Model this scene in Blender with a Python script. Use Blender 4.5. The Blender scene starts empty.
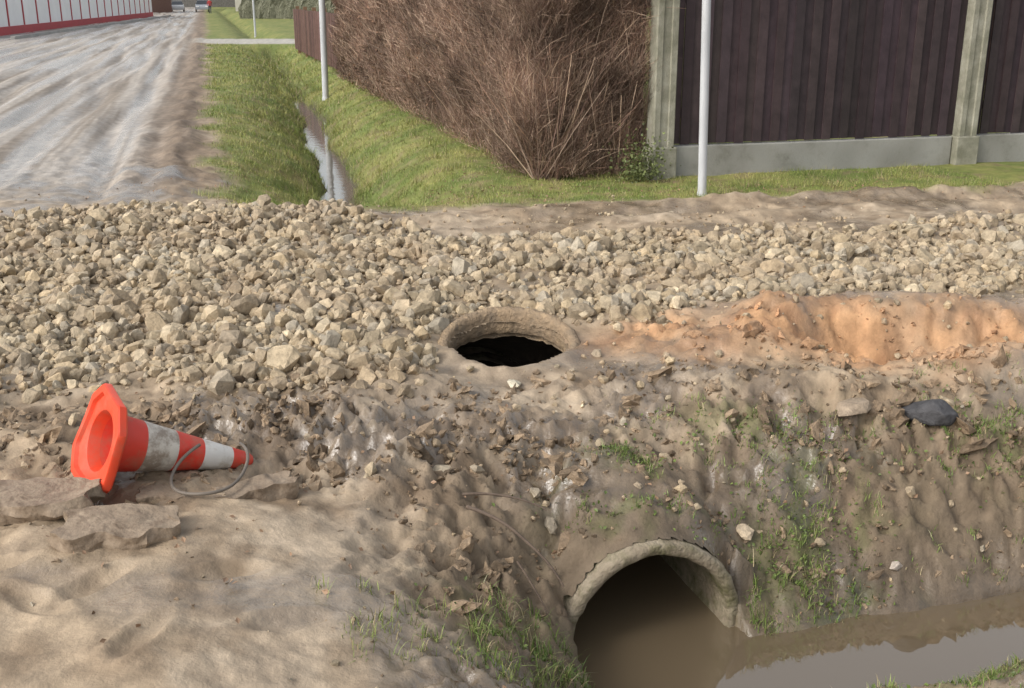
import bpy, bmesh, math, random
import numpy as np
from mathutils import Vector, Matrix
random.seed(7); RNG=np.random.default_rng(7)
scene=bpy.context.scene

# ------------------------------------------------------------------ helpers
def link(o,parent=None):
    scene.collection.objects.link(o)
    if parent is not None: o.parent=parent
    return o
def mkmesh(name,verts,faces,mats,col=None,wet=None,smooth=False,parent=None,mi=None):
    verts=np.asarray(verts,dtype=np.float32); faces=np.asarray(faces,dtype=np.int32)
    me=bpy.data.meshes.new(name); n=len(verts); m,k=faces.shape
    me.vertices.add(n); me.vertices.foreach_set("co",verts.ravel())
    me.loops.add(m*k); me.loops.foreach_set("vertex_index",faces.ravel())
    me.polygons.add(m); me.polygons.foreach_set("loop_start",np.arange(m,dtype=np.int32)*k)
    me.update(calc_edges=True)
    me.polygons.foreach_set("use_smooth",np.full(m,smooth,dtype=bool))
    if col is not None:
        a=me.attributes.new("Col",'FLOAT_COLOR','POINT')
        c=np.ones((n,4),dtype=np.float32); c[:,:3]=col; a.data.foreach_set("color",c.ravel())
    if wet is not None:
        a=me.attributes.new("Wet",'FLOAT','POINT'); a.data.foreach_set("value",np.asarray(wet,dtype=np.float32))
    for mt in (mats if isinstance(mats,list) else [mats]): me.materials.append(mt)
    if mi is not None: me.polygons.foreach_set("material_index",np.asarray(mi,dtype=np.int32))
    me.update()
    return link(bpy.data.objects.new(name,me),parent)
def empty(name,loc=(0,0,0)):
    e=bpy.data.objects.new(name,None); e.location=loc; return link(e)

def h01(xi,yi,seed):
    M=np.uint64(0xffffffff)
    n=(xi.astype(np.int64).astype(np.uint64)*np.uint64(374761393)+yi.astype(np.int64).astype(np.uint64)*np.uint64(668265263)+np.uint64(seed*1442695))&M
    n=((n^(n>>np.uint64(13)))*np.uint64(1274126177))&M
    n=((n^(n>>np.uint64(16)))*np.uint64(2246822519))&M
    n=n^(n>>np.uint64(15))
    return (n&M).astype(np.float64)/4294967295.0
def vn(x,y,seed=1):
    x=np.asarray(x,dtype=np.float64); y=np.asarray(y,dtype=np.float64)
    xi=np.floor(x); yi=np.floor(y); fx=x-xi; fy=y-yi
    def g(ax,ay,dx,dy):
        a=h01(ax,ay,seed)*2*np.pi
        return np.cos(a)*dx+np.sin(a)*dy
    ux=fx*fx*fx*(fx*(fx*6-15)+10); uy=fy*fy*fy*(fy*(fy*6-15)+10)
    a=g(xi,yi,fx,fy); b=g(xi+1,yi,fx-1,fy); c=g(xi,yi+1,fx,fy-1); d=g(xi+1,yi+1,fx-1,fy-1)
    return ((a*(1-ux)+b*ux)*(1-uy)+(c*(1-ux)+d*ux)*uy)*1.5
def fbm(x,y,o=4,seed=1,gain=.5):
    s=0;a=1;t=0
    for i in range(o):
        xr=x*math.cos(i*.6)-y*math.sin(i*.6); yr=x*math.sin(i*.6)+y*math.cos(i*.6)
        s=s+a*vn(xr*2**i+i*7.3,yr*2**i-i*3.1,seed+i); t+=a; a*=gain
    return s/t
def fbs(x,y,o=4,seed=1,gain=.5):
    s=0;a=1;t=0
    for i in range(o):
        s=s+a*vn(x*2**i+i*7.3,y*2**i-i*3.1,seed+i); t+=a; a*=gain
    return s/t
def ss(a,b,x):
    t=np.clip((x-a)/(b-a),0,1); return t*t*(3-2*t)
def gauss(x,y,cx,cy,rx,ry): return np.exp(-(((x-cx)/rx)**2+((y-cy)/ry)**2))

# ------------------------------------------------------------------ terrain
MX,MY=0.58,4.0
PZ,PR,PI=-0.71,0.40,0.345
AX=np.array([-.30,.954]); LX=np.array([.954,.30])
HX,HY=-0.02,5.74
WZ=-0.75
DP=[(0.95,2.2),(0.62,3.62),(1.4,3.83),(2.3,4.1),(6,5.1),(14,7.2)]
def pdist(x,y):
    d=np.full(np.shape(x),1e9)
    for (x0,y0),(x1,y1) in zip(DP[:-1],DP[1:]):
        vx,vy=x1-x0,y1-y0
        t=np.clip(((x-x0)*vx+(y-y0)*vy)/(vx*vx+vy*vy),0,1)
        d=np.minimum(d,np.hypot(x-x0-t*vx,y-y0-t*vy))
    return d
def dcx(y):
    return np.interp(y,[8,13.1,25,60,200],[-1.0,-2.02,-4.58,-13.4,-51])+.06*np.sin(y*.9)+.04*np.sin(y*2.3)
GT_X=[-12,-4.3,-3.6,-1.55,-.9,-.25,1.5,4.3,9]; GT_Y=[8.2,9.0,9.6,9.75,9.0,8.45,8.5,9.15,10.4]
GB_X=[-12,-6,-2.4,-1.5,-.4,-.37,.35,1.1,2.1,3.2,9]; GB_Y=[4.0,4.4,4.8,4.9,5.0,5.5,5.8,6.2,6.5,6.7,8.1]
def gravel_mask(x,y):
    n=.4*fbm(x*1.5,y*1.5,4,31)
    m=ss(-.12,.3,y-np.interp(x,GB_X,GB_Y)+n)*ss(-.1,.3,np.interp(x,GT_X,GT_Y)-y+n)
    m=m*(1-.95*gauss(x,y,-4.0,7.75,1.3,.30))
    return m
def grass_mask(x,y):
    c=x+.267*y
    n=.35*fbm(x*.9,y*.9,4,41)
    vb=np.interp(x,[-3,-1.4,1.7,5,12],[10.7,9.95,9.72,9.5,9.3])
    v=y-.27*x
    g=ss(-.12,.3,c+.1+n*1.6)*ss(-.1,.25,v-vb+n*1.2)
    g=g*(1-ss(46.5,47,y)*(1-ss(52,52.5,y))*ss(-1,0,c)*(1-ss(14,15,c)))
    g=np.maximum(g,ss(0,1,-c-22+.02*y+n))
    return g
def cornerz(x,y):
    return np.clip(gauss(x,y,-.75,4.5,1.0,.45)+.9*gauss(x,y,2.0,4.9,1.3,.3)+.5*gauss(x,y,-1.9,3.8,.5,.3)+.7*gauss(x,y,-.1,3.75,.35,.5)+.35*gauss(x,y,1.0,4.6,.6,.3)+.5*gauss(x,y,.5,5.2,.8,.2)+.5*gauss(x,y,-2.4,4.5,.9,.25),0,1)
FOOT=[(-.95,3.25,.5),(-.7,3.0,.4),(-1.5,3.05,2.6),(-.5,3.45,1.0),(-1.75,3.25,.3),(-.3,3.3,2.2),(-1.1,2.85,1.3),(.15,4.75,.2),(.35,5.0,.5),(.0,4.6,1.2),(-.2,2.9,.9),(-1.35,3.15,.8)]
def sandm(x,y):
    return np.clip((gauss(x,y,2.2,5.85,1.3,.5)*1.3+gauss(x,y,.9,5.75,.5,.3)*.8)*(1+1.0*fbm(x*2,y*2,4,61))-.28,0,1)
def edge_s(u): return .03+.02*vn(u*6,u*0+2.2,33)
def H(x,y):
    x=np.asarray(x,dtype=np.float64); y=np.asarray(y,dtype=np.float64)
    near=1-ss(9,16,y); c=x+.267*y
    gm=grass_mask(x,y); gv=gravel_mask(x,y)
    z=.05*fbm(x*.5,y*.5,3,3)*near+.04*fbm(x*1.7,y*1.7,4,5)*near+.013*fbm(x*7,y*7,4,6,.6)*(1-gm)*near
    patch=.15+.85*ss(-.15,.35,fbm(x*1.1,y*1.1,3,8))
    z=z+.048*patch*(.2-np.abs(fbm(x*3.2,y*3.2,5,7,.6)))*near*(1-gm)
    for fx,fy,fa in FOOT:
        ca,sa=math.cos(fa),math.sin(fa); du=(x-fx)*ca+(y-fy)*sa; dv=-(x-fx)*sa+(y-fy)*ca
        q=(du/.13)**2+(dv/.045)**2
        z=z-.022*np.exp(-q**2)+.008*np.exp(-((np.sqrt(q)-1.35)/.3)**2)
    r1=cornerz(x,y)
    rid=np.abs(fbm(x*3.6,y*3.6,5,9,.62)); rid2=np.abs(fbm(x*8,y*8,4,109,.6))
    z=z+r1*(.28*(.22-rid)+.13*(.2-rid2)+.05*fbm(x*16,y*16,3,12))
    z=z+gv*(.045+.06*fbm(x*1.3,y*1.3,2,14))
    vv=y-.27*x
    z=z-.05*np.exp(-((vv-8.75)/.22)**2)*(1-gm)-.04*np.exp(-((vv-9.25)/.15)**2)*(1-gm)
    z=z+.06*np.exp(-((vv-9.55)/.12)**2)*ss(-.4,.3,x)*(.6+1.5*fbm(x*2,y*2,3,17))
    z=z+.07*(.2-np.abs(fbm(x*2.5,y*2.5,4,117,.6)))*np.exp(-((vv-9.4)/.4)**2)
    rz=ss(8.6,12,y)*(1-gm)*(1-gv)
    for rc,w in ((-1.4,.16),(-2.2,.2),(-3.1,.16),(-4.0,.22),(-5.0,.18),(-5.9,.25),(-7.0,.2)):
        z=z-.07*np.exp(-((c-rc+.6*fbs(y*.10,x*0,2,int(-rc*10)))/w)**2)*rz
    z=z+.045*fbs(c*1.8,y*.16,4,19)*rz*(c>-9)
    z=z+.07*np.exp(-((c+.95)/.15)**2)*rz*(.7+fbm(x*1.5,y*.6,3,20))+.10*np.exp(-((c+.45)/.28)**2)*rz*(.5+1.5*fbm(x*1.8,y*.9,3,18))
    z=z+.10*(.2-np.abs(fbm(x*1.6,y*1.2,4,118,.6)))*rz*(1-ss(12,17,y))
    z=z+.15*gauss(x,y,2.3,6.2,1.2,.33)+.09*gauss(x,y,1.25,5.6,.35,.25)-.26*gauss(x,y,2.05,5.78,.45,.17)+.14*gauss(x,y,1.5,5.95,.22,.22)+.14*gauss(x,y,2.7,5.45,.5,.2)+.06*gauss(x,y,1.5,5.2,.5,.13)
    sm=sandm(x,y); z=z+sm*(.24*(.2-np.abs(fbm(x*3.0,y*3.6,5,22,.6)))+.05*fbm(x*12,y*12,3,23))
    z=z-.08*gauss(x,y,-1.02,4.15,.3,.22)-.03*gauss(x,y,-.02,5.25,.35,.15)
    z=z+.05*gauss(x,y,-1.9,4.3,.5,.3)-.08*gauss(x,y,-1.7,3.76,.3,.07)
    pd=pdist(x,y)
    d=pd+.12*fbm(x*2.2,y*2.2,5,25,.6)*ss(.1,.5,pd)
    z=z+np.interp(d,[0,.2,.27,.5,.8,1.2,1.8],[-.97,-.9,-.75,-.52,-.28,-.09,0])+.13*(.2-np.abs(fbm(x*5,y*5,4,26,.6)))*ss(.25,.4,pd)*(1-ss(.9,1.3,pd))
    s=(x-MX)*AX[0]+(y-MY)*AX[1]; u=(x-MX)*LX[0]+(y-MY)*LX[1]
    zp=PZ+np.sqrt(np.clip(PR*PR-u*u,0,None))
    lump=fbm(x*5,y*5,5,27,.62); edge=edge_s(u)
    rg=.2-np.abs(fbm(x*6,y*6,4,28,.6))
    sh=-.28-1.0*np.clip(np.abs(u+.08*lump)-.24,0,None)+.10*lump+.10*rg
    g=ss(0,.12,s-edge)
    full=np.maximum(zp+.02+.06*(lump+.5),sh)
    cover=np.where(np.abs(u)<PR,zp+.008+(full-zp-.008)*g,sh)+.24*np.clip(s,0,.7)*g-.9*ss(.5,1.5,s)
    k=.05; hh=np.clip(.5+.5*(cover-z)/k,0,1); smx=z*(1-hh)+cover*hh+k*hh*(1-hh)
    inb=(s>=edge)
    z=np.where(inb&(np.abs(u)<1.0),smx,z)
    z=np.where(inb&(s<edge+.004)&(np.abs(u)<PR-.005),zp+.004,z)
    front=(s<edge)&(s>-.5)&(np.abs(u)<.385)
    z=np.where(front,np.minimum(z,-.9),z)
    cx=dcx(y); uu=np.abs(x-cx+.12*fbm(y*.8,x*.8,3,51))
    floor=.10*ss(25,28,y)+.05*fbs(x*0,y*.5,2,53)
    fd=np.interp(uu,[0,.14,.24,.48,.8,1.15,1.5],[-.70,-.67,-.57,-.40,-.20,-.06,0])
    fd=fd+floor*(uu<.4)+.06*fbm(x*3,y*1.8,4,52)*ss(.1,.3,uu)*(1-ss(1,1.4,uu))
    on=ss(9.9,10.6,y)*(1-ss(45,46.3,y))+ss(53,54,y)
    z=z+fd*on
    r=np.hypot(x-HX,y-HY)
    w=1-ss(.3,.75,r)
    tgt=-.02+.12*(y-HY)+.03*fbm(x*6,y*6,3,66)
    z=np.where(r<.75,z*(1-w)+tgt*w,z)
    z=z+.045*np.exp(-((r-.37)/.08)**2)*ss(.06,-.2,(y-HY))
    return z

ys=[-9.0]
while ys[-1]<1.5: ys.append(ys[-1]+.25)
while ys[-1]<500:
    y=ys[-1]; ys.append(y+(max(.0135,.0044*y) if y<13 else .012*y))
ys=np.array(ys); NC=801
uu_=np.linspace(-1,1,NC)
hw=4+.75*np.clip(ys,1.5,None)
X=(hw[:,None]*uu_[None,:]); Y=np.repeat(ys[:,None],NC,1)
x=X.ravel().copy(); y=Y.ravel().copy()
s_=(x-MX)*AX[0]+(y-MY)*AX[1]; u_=(x-MX)*LX[0]+(y-MY)*LX[1]
ds=s_-edge_s(u_); kk=(np.abs(ds)<.0075)&(np.abs(u_)<.40)
x[kk]-= (ds[kk]-.0008)*AX[0]; y[kk]-=(ds[kk]-.0008)*AX[1]
RH=.332
rr_=np.hypot(x-HX,y-HY); kk=(np.abs(rr_-RH)<.009); f=(RH+.0005)/rr_[kk]
x[kk]=HX+(x[kk]-HX)*f; y[kk]=HY+(y[kk]-HY)*f
z=H(x,y)
nr=len(ys)
idx=np.arange(nr*NC).reshape(nr,NC)
F=np.stack([idx[:-1,:-1],idx[:-1,1:],idx[1:,1:],idx[1:,:-1]],-1).reshape(-1,4)
s_=(x-MX)*AX[0]+(y-MY)*AX[1]; u_=(x-MX)*LX[0]+(y-MY)*LX[1]
fl=(s_<edge_s(u_)).astype(int)
ff=fl[F].sum(1); fu=u_[F]; fs=s_[F]
bad=(ff>0)&(ff<4)&(np.abs(fu).max(1)<.392)&(fs.max(1)<.3)&(fs.min(1)>-.1)
rr_=np.hypot(x-HX,y-HY)
bad|=(rr_[F].max(1)<RH+.0008)
F=F[~bad]
c_=x+.267*y
def L(r,g,b): return np.array([r,g,b])
def mixc(a,b,t): return a*(1-t[:,None])+b*t[:,None]
n1=fbm(x*.9,y*.9,4,71); n2=fbm(x*3.5,y*3.5,4,72); n4=fbm(x*9,y*9,4,78)
col=np.tile(L(.355,.272,.185),(len(x),1))
col=mixc(col,L(.21,.152,.098),np.clip(.35+1.5*n2+.8*n1,0,1))
col=mixc(col,L(.44,.355,.26),ss(.0,.35,n1+.3*n4)*.6)
r1=cornerz(x,y)
col=mixc(col,L(.14,.098,.063),r1*.8*ss(-.3,.25,n2+.1))
dd=pdist(x,y)
col=mixc(col,L(.125,.092,.06),(1-ss(.35,1.3,dd+.3*n2))*.85)
col=mixc(col,L(.24,.185,.125),gravel_mask(x,y)*.6)
sm=sandm(x,y)
col=mixc(col,L(.50,.285,.145),sm*.95); col=mixc(col,L(.31,.17,.09),sm*ss(-.1,.25,n2+.5*n4)*.85)
road=(c_<-.1)
rf=ss(9.0,12,y)*road
st1=fbs(c_*3.2,y*.07,4,74); st2=fbs(c_*7,y*.12,3,75)
col=mixc(col,L(.35,.315,.275),rf*.9*ss(-.2,-1.0,c_)); col=mixc(col,L(.19,.155,.12),rf*ss(-.08,.25,st1+.3*st2)*.8)
col=mixc(col,L(.19,.14,.098),ss(9.3,12,y)*np.exp(-((c_+.5+.4*n1)/.45)**2)*.8)
side=ss(9,9.4,-c_-.02*(y-50)+.0)*ss(25,40,y)
col=mixc(col,L(.28,.27,.25),side*.8)
gm=grass_mask(x,y)
gcol=mixc(np.tile(L(.13,.16,.04),(len(x),1)),L(.25,.235,.075),np.clip(.35+1.0*n1+.8*n2,0,1))
gcol=mixc(gcol,L(.19,.14,.085),ss(.05,.35,n2)*.6*(y<24))
col=mixc(col,gcol,gm)
cross=ss(46.5,47,y)*(1-ss(52,52.5,y))*ss(-1,0,c_)*(1-ss(14,15,c_))
col=mixc(col,L(.38,.355,.31),cross)
moss=np.clip(1.1*gauss(x,y,1.35,4.35,.35,.4)+.9*gauss(x,y,1.2,4.9,.4,.15)+.8*gauss(x,y,2.4,4.95,.35,.2)+1.2*gauss(x,y,2.0,3.3,.8,.4)+.9*gauss(x,y,.1,3.35,.35,.3)+1.1*gauss(x,y,.5,4.3,.35,.3),0,1)*ss(-.05,.25,fbm(x*5,y*5,4,77))
col=mixc(col,L(.10,.115,.035),moss*.6)
fdm=np.exp(-((x-dcx(y))/.24)**4)*ss(9.9,10.5,y)*(y<26)
col=mixc(col,L(.08,.06,.04),np.clip(fdm*1.2,0,1))
fd2=np.exp(-((x-dcx(y))/.3)**2)*ss(25,27,y)*(y<46)
col=mixc(col,L(.07,.08,.025),fd2*.8)
wet=rf*np.clip(.62+1.6*fbs(c_*2.0,y*.07,4,79)+.5*st2,0,1)*ss(-.6,-1.3,c_)
wet=np.maximum(wet,1.0*gauss(x,y,-4.0,7.75,1.4,.30))
wn=ss(-.15,.22,fbm(x*1.2,y*1.2,4,81))
wet=np.maximum(wet,.95*wn*(1-gm)*(y<12))
wet=np.maximum(wet,.75*(1-ss(.25,.6,dd)))
wet=wet*(1-sm*.5)
col=col*(1-.26*wn*(1-gm)*(y<12))[:,None]*(1+.35*n4*(1-gm))[:,None]
col=np.clip(col,.02,.8)

def nodes_of(m): m.use_nodes=True; return m.node_tree.nodes,m.node_tree.links
def attr_mat(name,rough=.9,bump=(30,.5,.01),bump2=None,wet=False,var=.35,vscale=20,spec=.3,det=4):
    m=bpy.data.materials.new(name); N,K=nodes_of(m); b=N['Principled BSDF']
    at=N.new('ShaderNodeAttribute'); at.attribute_name='Col'
    tc=N.new('ShaderNodeTexCoord')
    nz=N.new('ShaderNodeTexNoise'); nz.inputs['Scale'].default_value=vscale; nz.inputs['Detail'].default_value=det; nz.inputs['Roughness'].default_value=.68
    K.new(tc.outputs['Object'],nz.inputs['Vector'])
    mr=N.new('ShaderNodeMapRange'); mr.inputs['From Min'].default_value=.3; mr.inputs['From Max'].default_value=.7
    mr.inputs['To Min'].default_value=1-var; mr.inputs['To Max'].default_value=1+var
    K.new(nz.outputs['Fac'],mr.inputs['Value'])
    vm=N.new('ShaderNodeVectorMath'); vm.operation='SCALE'
    K.new(at.outputs['Color'],vm.inputs[0]); K.new(mr.outputs['Result'],vm.inputs['Scale'])
    K.new(vm.outputs['Vector'],b.inputs['Base Color'])
    b.inputs['Roughness'].default_value=rough; b.inputs['Specular IOR Level'].default_value=spec
    if wet:
        w=N.new('ShaderNodeAttribute'); w.attribute_name='Wet'
        n2=N.new('ShaderNodeTexNoise'); n2.inputs['Scale'].default_value=6; n2.inputs['Detail'].default_value=4
        K.new(tc.outputs['Object'],n2.inputs['Vector'])
        ad=N.new('ShaderNodeMath'); ad.operation='MULTIPLY_ADD'; ad.inputs[1].default_value=1.4
        K.new(n2.outputs['Fac'],ad.inputs[0]); ad.inputs[2].default_value=-.6
        a2=N.new('ShaderNodeMath'); a2.operation='ADD'; K.new(ad.outputs[0],a2.inputs[0]); K.new(w.outputs['Fac'],a2.inputs[1])
        a3=N.new('ShaderNodeMath'); a3.operation='MULTIPLY'; a3.use_clamp=True; K.new(a2.outputs[0],a3.inputs[0]); K.new(w.outputs['Fac'],a3.inputs[1])
        r=N.new('ShaderNodeMapRange'); r.inputs['To Min'].default_value=.8; r.inputs['To Max'].default_value=.2
        K.new(a3.outputs[0],r.inputs['Value']); K.new(r.outputs['Result'],b.inputs['Roughness'])
        r2=N.new('ShaderNodeMapRange'); r2.inputs['To Min'].default_value=.3; r2.inputs['To Max'].default_value=.9
        K.new(a3.outputs[0],r2.inputs['Value']); K.new(r2.outputs['Result'],b.inputs['Specular IOR Level'])
    last=None
    if bump:
      for sc,st,di in [bump]+([bump2] if bump2 else []):
        nb=N.new('ShaderNodeTexNoise'); nb.inputs['Scale'].default_value=sc; nb.inputs['Detail'].default_value=4; nb.inputs['Roughness'].default_value=.6
        K.new(tc.outputs['Object'],nb.inputs['Vector'])
        bp=N.new('ShaderNodeBump'); bp.inputs['Strength'].default_value=st; bp.inputs['Distance'].default_value=di
        K.new(nb.outputs['Fac'],bp.inputs['Height'])
        if last: K.new(last.outputs['Normal'],bp.inputs['Normal'])
        last=bp
      K.new(last.outputs['Normal'],b.inputs['Normal'])
    return m
def sim_mat(name,c1,c2=None,scale=8,rough=.8,bump=.3,bscale=40,bdist=.005,spec=.3,stretch=(1,1,1),metal=0,c3=None,s3=3,t3=(.5,.65)):
    m=bpy.data.materials.new(name); N,K=nodes_of(m); b=N['Principled BSDF']
    tc=N.new('ShaderNodeTexCoord'); mp=N.new('ShaderNodeMapping'); mp.inputs['Scale'].default_value=stretch
    K.new(tc.outputs['Object'],mp.inputs['Vector'])
    nz=N.new('ShaderNodeTexNoise'); nz.inputs['Scale'].default_value=scale; nz.inputs['Detail'].default_value=5; nz.inputs['Roughness'].default_value=.65
    K.new(mp.outputs['Vector'],nz.inputs['Vector'])
    cr=N.new('ShaderNodeValToRGB'); cr.color_ramp.elements[0].position=.35; cr.color_ramp.elements[1].position=.65
    cr.color_ramp.elements[0].color=(*c1,1); cr.color_ramp.elements[1].color=(*(c2 or c1),1)
    K.new(nz.outputs['Fac'],cr.inputs['Fac']); out=cr.outputs['Color']
    if c3:
        n3=N.new('ShaderNodeTexNoise'); n3.inputs['Scale'].default_value=s3; n3.inputs['Detail'].default_value=6; n3.inputs['Roughness'].default_value=.7
        K.new(mp.outputs['Vector'],n3.inputs['Vector'])
        q=N.new('ShaderNodeMapRange'); q.inputs['From Min'].default_value=t3[0]; q.inputs['From Max'].default_value=t3[1]; K.new(n3.outputs['Fac'],q.inputs['Value'])
        mx=N.new('ShaderNodeMix'); mx.data_type='RGBA'; K.new(q.outputs['Result'],mx.inputs[0]); K.new(out,mx.inputs[6]); mx.inputs[7].default_value=(*c3,1); out=mx.outputs[2]
    K.new(out,b.inputs['Base Color'])
    b.inputs['Roughness'].default_value=rough; b.inputs['Specular IOR Level'].default_value=spec; b.inputs['Metallic'].default_value=metal
    nb=N.new('ShaderNodeTexNoise'); nb.inputs['Scale'].default_value=bscale; nb.inputs['Detail'].default_value=4; K.new(mp.outputs['Vector'],nb.inputs['Vector'])
    bp=N.new('ShaderNodeBump'); bp.inputs['Strength'].default_value=bump; bp.inputs['Distance'].default_value=bdist
    K.new(nb.outputs['Fac'],bp.inputs['Height']); K.new(bp.outputs['Normal'],b.inputs['Normal'])
    return m
M_ground=attr_mat("mud_ground",bump=(14,.30,.03),bump2=(60,.5,.008),wet=True,var=.26,vscale=7,det=5)
ground=mkmesh("ground",np.stack([x,y,z],1),F,M_ground,col=col,wet=wet,smooth=True)

# ------------------------------------------------------------------ stones / clods
def hull_templates(n,pts,seed,flat=.75):
    rr=random.Random(seed); out=[]
    for _ in range(n):
        bm=bmesh.new()
        for i in range(pts):
            v=Vector((rr.gauss(0,1),rr.gauss(0,1),rr.gauss(0,1))).normalized()*rr.uniform(.88,1.08)
            v.x*=1.15; v.z*=flat; bm.verts.new(v)
        r=bmesh.ops.convex_hull(bm,input=bm.verts)
        bmesh.ops.delete(bm,geom=[g for g in r['geom_interior'] if isinstance(g,bmesh.types.BMVert)],context='VERTS')
        bmesh.ops.triangulate(bm,faces=bm.faces)
        bm.verts.index_update()
        out.append((np.array([v.co[:] for v in bm.verts]),np.array([[v.index for v in f.verts] for f in bm.faces])))
        bm.free()
    return out
def lump_templates(n,seed,sub=2,amp=.28):
    rr=random.Random(seed); out=[]
    from mathutils import noise
    for k in range(n):
        bm=bmesh.new(); bmesh.ops.create_icosphere(bm,subdivisions=sub,radius=1)
        off=Vector((rr.uniform(0,90),rr.uniform(0,90),k*5)); sx=rr.uniform(.8,1.5); sy=rr.uniform(.7,1.1)
        for v in bm.verts:
            d=1+amp*1.6*noise.noise(v.co*1.3+off)+amp*1.3*noise.noise(v.co*3.1+off)
            v.co=v.co*d; v.co.z*=.65; v.co.x*=sx; v.co.y*=sy
        out.append((np.array([v.co[:] for v in bm.verts]),np.array([[v.index for v in f.verts] for f in bm.faces]))); bm.free()
    return out
def randrot(n,tilt=1.0):
    q=RNG.normal(size=(n,4))
    if tilt<1: q[:,1:3]*=tilt
    q/=np.linalg.norm(q,axis=1)[:,None]
    w,a,b,c=q.T
    R=np.empty((n,3,3))
    R[:,0]=np.stack([1-2*(b*b+c*c),2*(a*b-c*w),2*(a*c+b*w)],1)
    R[:,1]=np.stack([2*(a*b+c*w),1-2*(a*a+c*c),2*(b*c-a*w)],1)
    R[:,2]=np.stack([2*(a*c-b*w),2*(b*c+a*w),1-2*(a*a+b*b)],1)
    return R
def scatter(name,T,pos,size,cols,mat,smooth=False,tilt=1.0,stretch=.25):
    V=[];Fc=[];C=[];off=0
    ti=RNG.integers(0,len(T),len(pos)); R=randrot(len(pos),tilt)
    for k,(tv,tf) in enumerate(T):
        s=np.where(ti==k)[0]
        if not len(s): continue
        sc=size[s][:,None]*(1+stretch*RNG.uniform(-1,1,(len(s),3)))
        v=np.einsum('nij,nvj->nvi',R[s],tv[None]*sc[:,None,:])+pos[s][:,None,:]
        V.append(v.reshape(-1,3)); nv=len(tv)
        f=tf[None]+(np.arange(len(s))*nv)[:,None,None]+off
        Fc.append(f.reshape(-1,3)); C.append(np.repeat(cols[s],nv,0)); off+=len(s)*nv
    return mkmesh(name,np.concatenate(V),np.concatenate(Fc),mat,col=np.concatenate(C),smooth=smooth)
M_stone=attr_mat("gravel_stone",bump=(45,.7,.014),var=.34,vscale=22,rough=.75,spec=.35)
M_clod=attr_mat("mud_clod",bump=(45,.8,.014),var=.40,vscale=22,rough=.75)
N=110000
px=RNG.uniform(-8.5,8.5,N); py=RNG.uniform(3.8,11,N)
g=gravel_mask(px,py)
dens=g*np.clip(.98+1.5*fbm(px*1.1,py*1.1,4,90),.14,1)
dens*=np.where(py>8.2,.5+.35*(px<-1),1)
vv=py-.27*px
dens=np.maximum(dens,.05*(py<9.6)*(vv>4))
k=(RNG.uniform(0,1,N)<dens*.85)&(np.hypot(px-HX,py-HY)>.43)
px,py=px[k],py[k]; n=len(px)
dens=dens[k]
sz=np.clip(RNG.lognormal(-3.66,.45,n),.008,.070)*np.where(dens<.1,.5,1)
pz=H(px,py)+sz*RNG.uniform(-.35,.8,n)
base=np.array([[.39,.31,.205],[.335,.27,.18],[.46,.375,.255],[.29,.23,.155],[.40,.31,.195],[.35,.30,.225]])
cl=base[RNG.integers(0,6,n)]*RNG.uniform(.74,1.15,(n,1))
md=np.clip(ss(-.2,.35,fbm(px*1.5,py*1.5,3,92))*.5+.5*(sz<.02),0,.8)[:,None]
cl=cl*(1-md)+np.array([.31,.23,.15])*md
print("stones",n)
scatter("gravel",hull_templates(24,22,5,.82),np.stack([px,py,pz],1),sz,cl,M_stone)
N=70000
px=RNG.uniform(-4,5,N); py=RNG.uniform(2.6,7.2,N)
zz=np.clip(1.2*gauss(px,py,-.7,4.5,1.0,.40)+1.1*gauss(px,py,2.1,4.9,1.3,.30)+.6*gauss(px,py,-.1,3.8,.3,.45)+.9*gauss(px,py,2.0,5.6,.9,.35)+.7*gauss(px,py,-2.2,4.5,1,.35)+.4*gauss(px,py,-1.8,3.8,.6,.3)+.25*gauss(px,py,1.8,4.4,1.0,.3)+.4*gauss(px,py,.6,5.2,.8,.25)+.4*gauss(px,py,.5,4.3,.5,.3),0,1)
zz*=ss(-.3,.25,fbm(px*2.5,py*2.5,3,95)); bg_=.05*ss(-.1,.4,fbm(px*2,py*2,3,96))
s0=(px-MX)*AX[0]+(py-MY)*AX[1]; u0=(px-MX)*LX[0]+(py-MY)*LX[1]
k=(RNG.uniform(0,1,N)<zz*.6+bg_)&(np.hypot(px-HX,py-HY)>.40)&~((np.abs(u0)<.5)&(s0<.06))&(pdist(px,py)>.3)
px,py,zz=px[k],py[k],zz[k]; n=len(px)
sz=np.clip(RNG.lognormal(-4.5,.62,n),.004,.050)*np.where(zz<.15,.45,1)
pz=H(px,py)+sz*RNG.uniform(-.55,.05,n)
s1=sandm(px,py)[:,None]
cl=(np.array([.215,.155,.10])*(1-s1)+np.array([.42,.235,.125])*s1)*RNG.uniform(.6,1.35,(n,1))
print("clods",n)
scatter("mud_clods",lump_templates(12,3,1,.6)+lump_templates(6,33,2,.6),np.stack([px,py,pz],1),sz,cl,M_clod,smooth=False,tilt=.4)
N=7000
px=RNG.uniform(-5,6,N); py=RNG.uniform(2.5,10.5,N)
k=(np.hypot(px-HX,py-HY)>.4)&(pdist(px,py)>.35)&(RNG.uniform(0,1,N)<.5*np.clip(.3+fbm(px*1.5,py*1.5,3,98),0,1)+.08)
s0=(px-MX)*AX[0]+(py-MY)*AX[1]; u0=(px-MX)*LX[0]+(py-MY)*LX[1]
k&=~((np.abs(u0)<.5)&(s0<.06))
px,py=px[k],py[k]; n=len(px); sz=np.clip(RNG.lognormal(-5.0,.45,n),.003,.020)
scatter("pebbles",hull_templates(8,14,15,.7),np.stack([px,py,H(px,py)+sz*.2],1),sz,base[RNG.integers(0,6,n)]*RNG.uniform(.6,1.3,(n,1)),M_stone)
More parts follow.
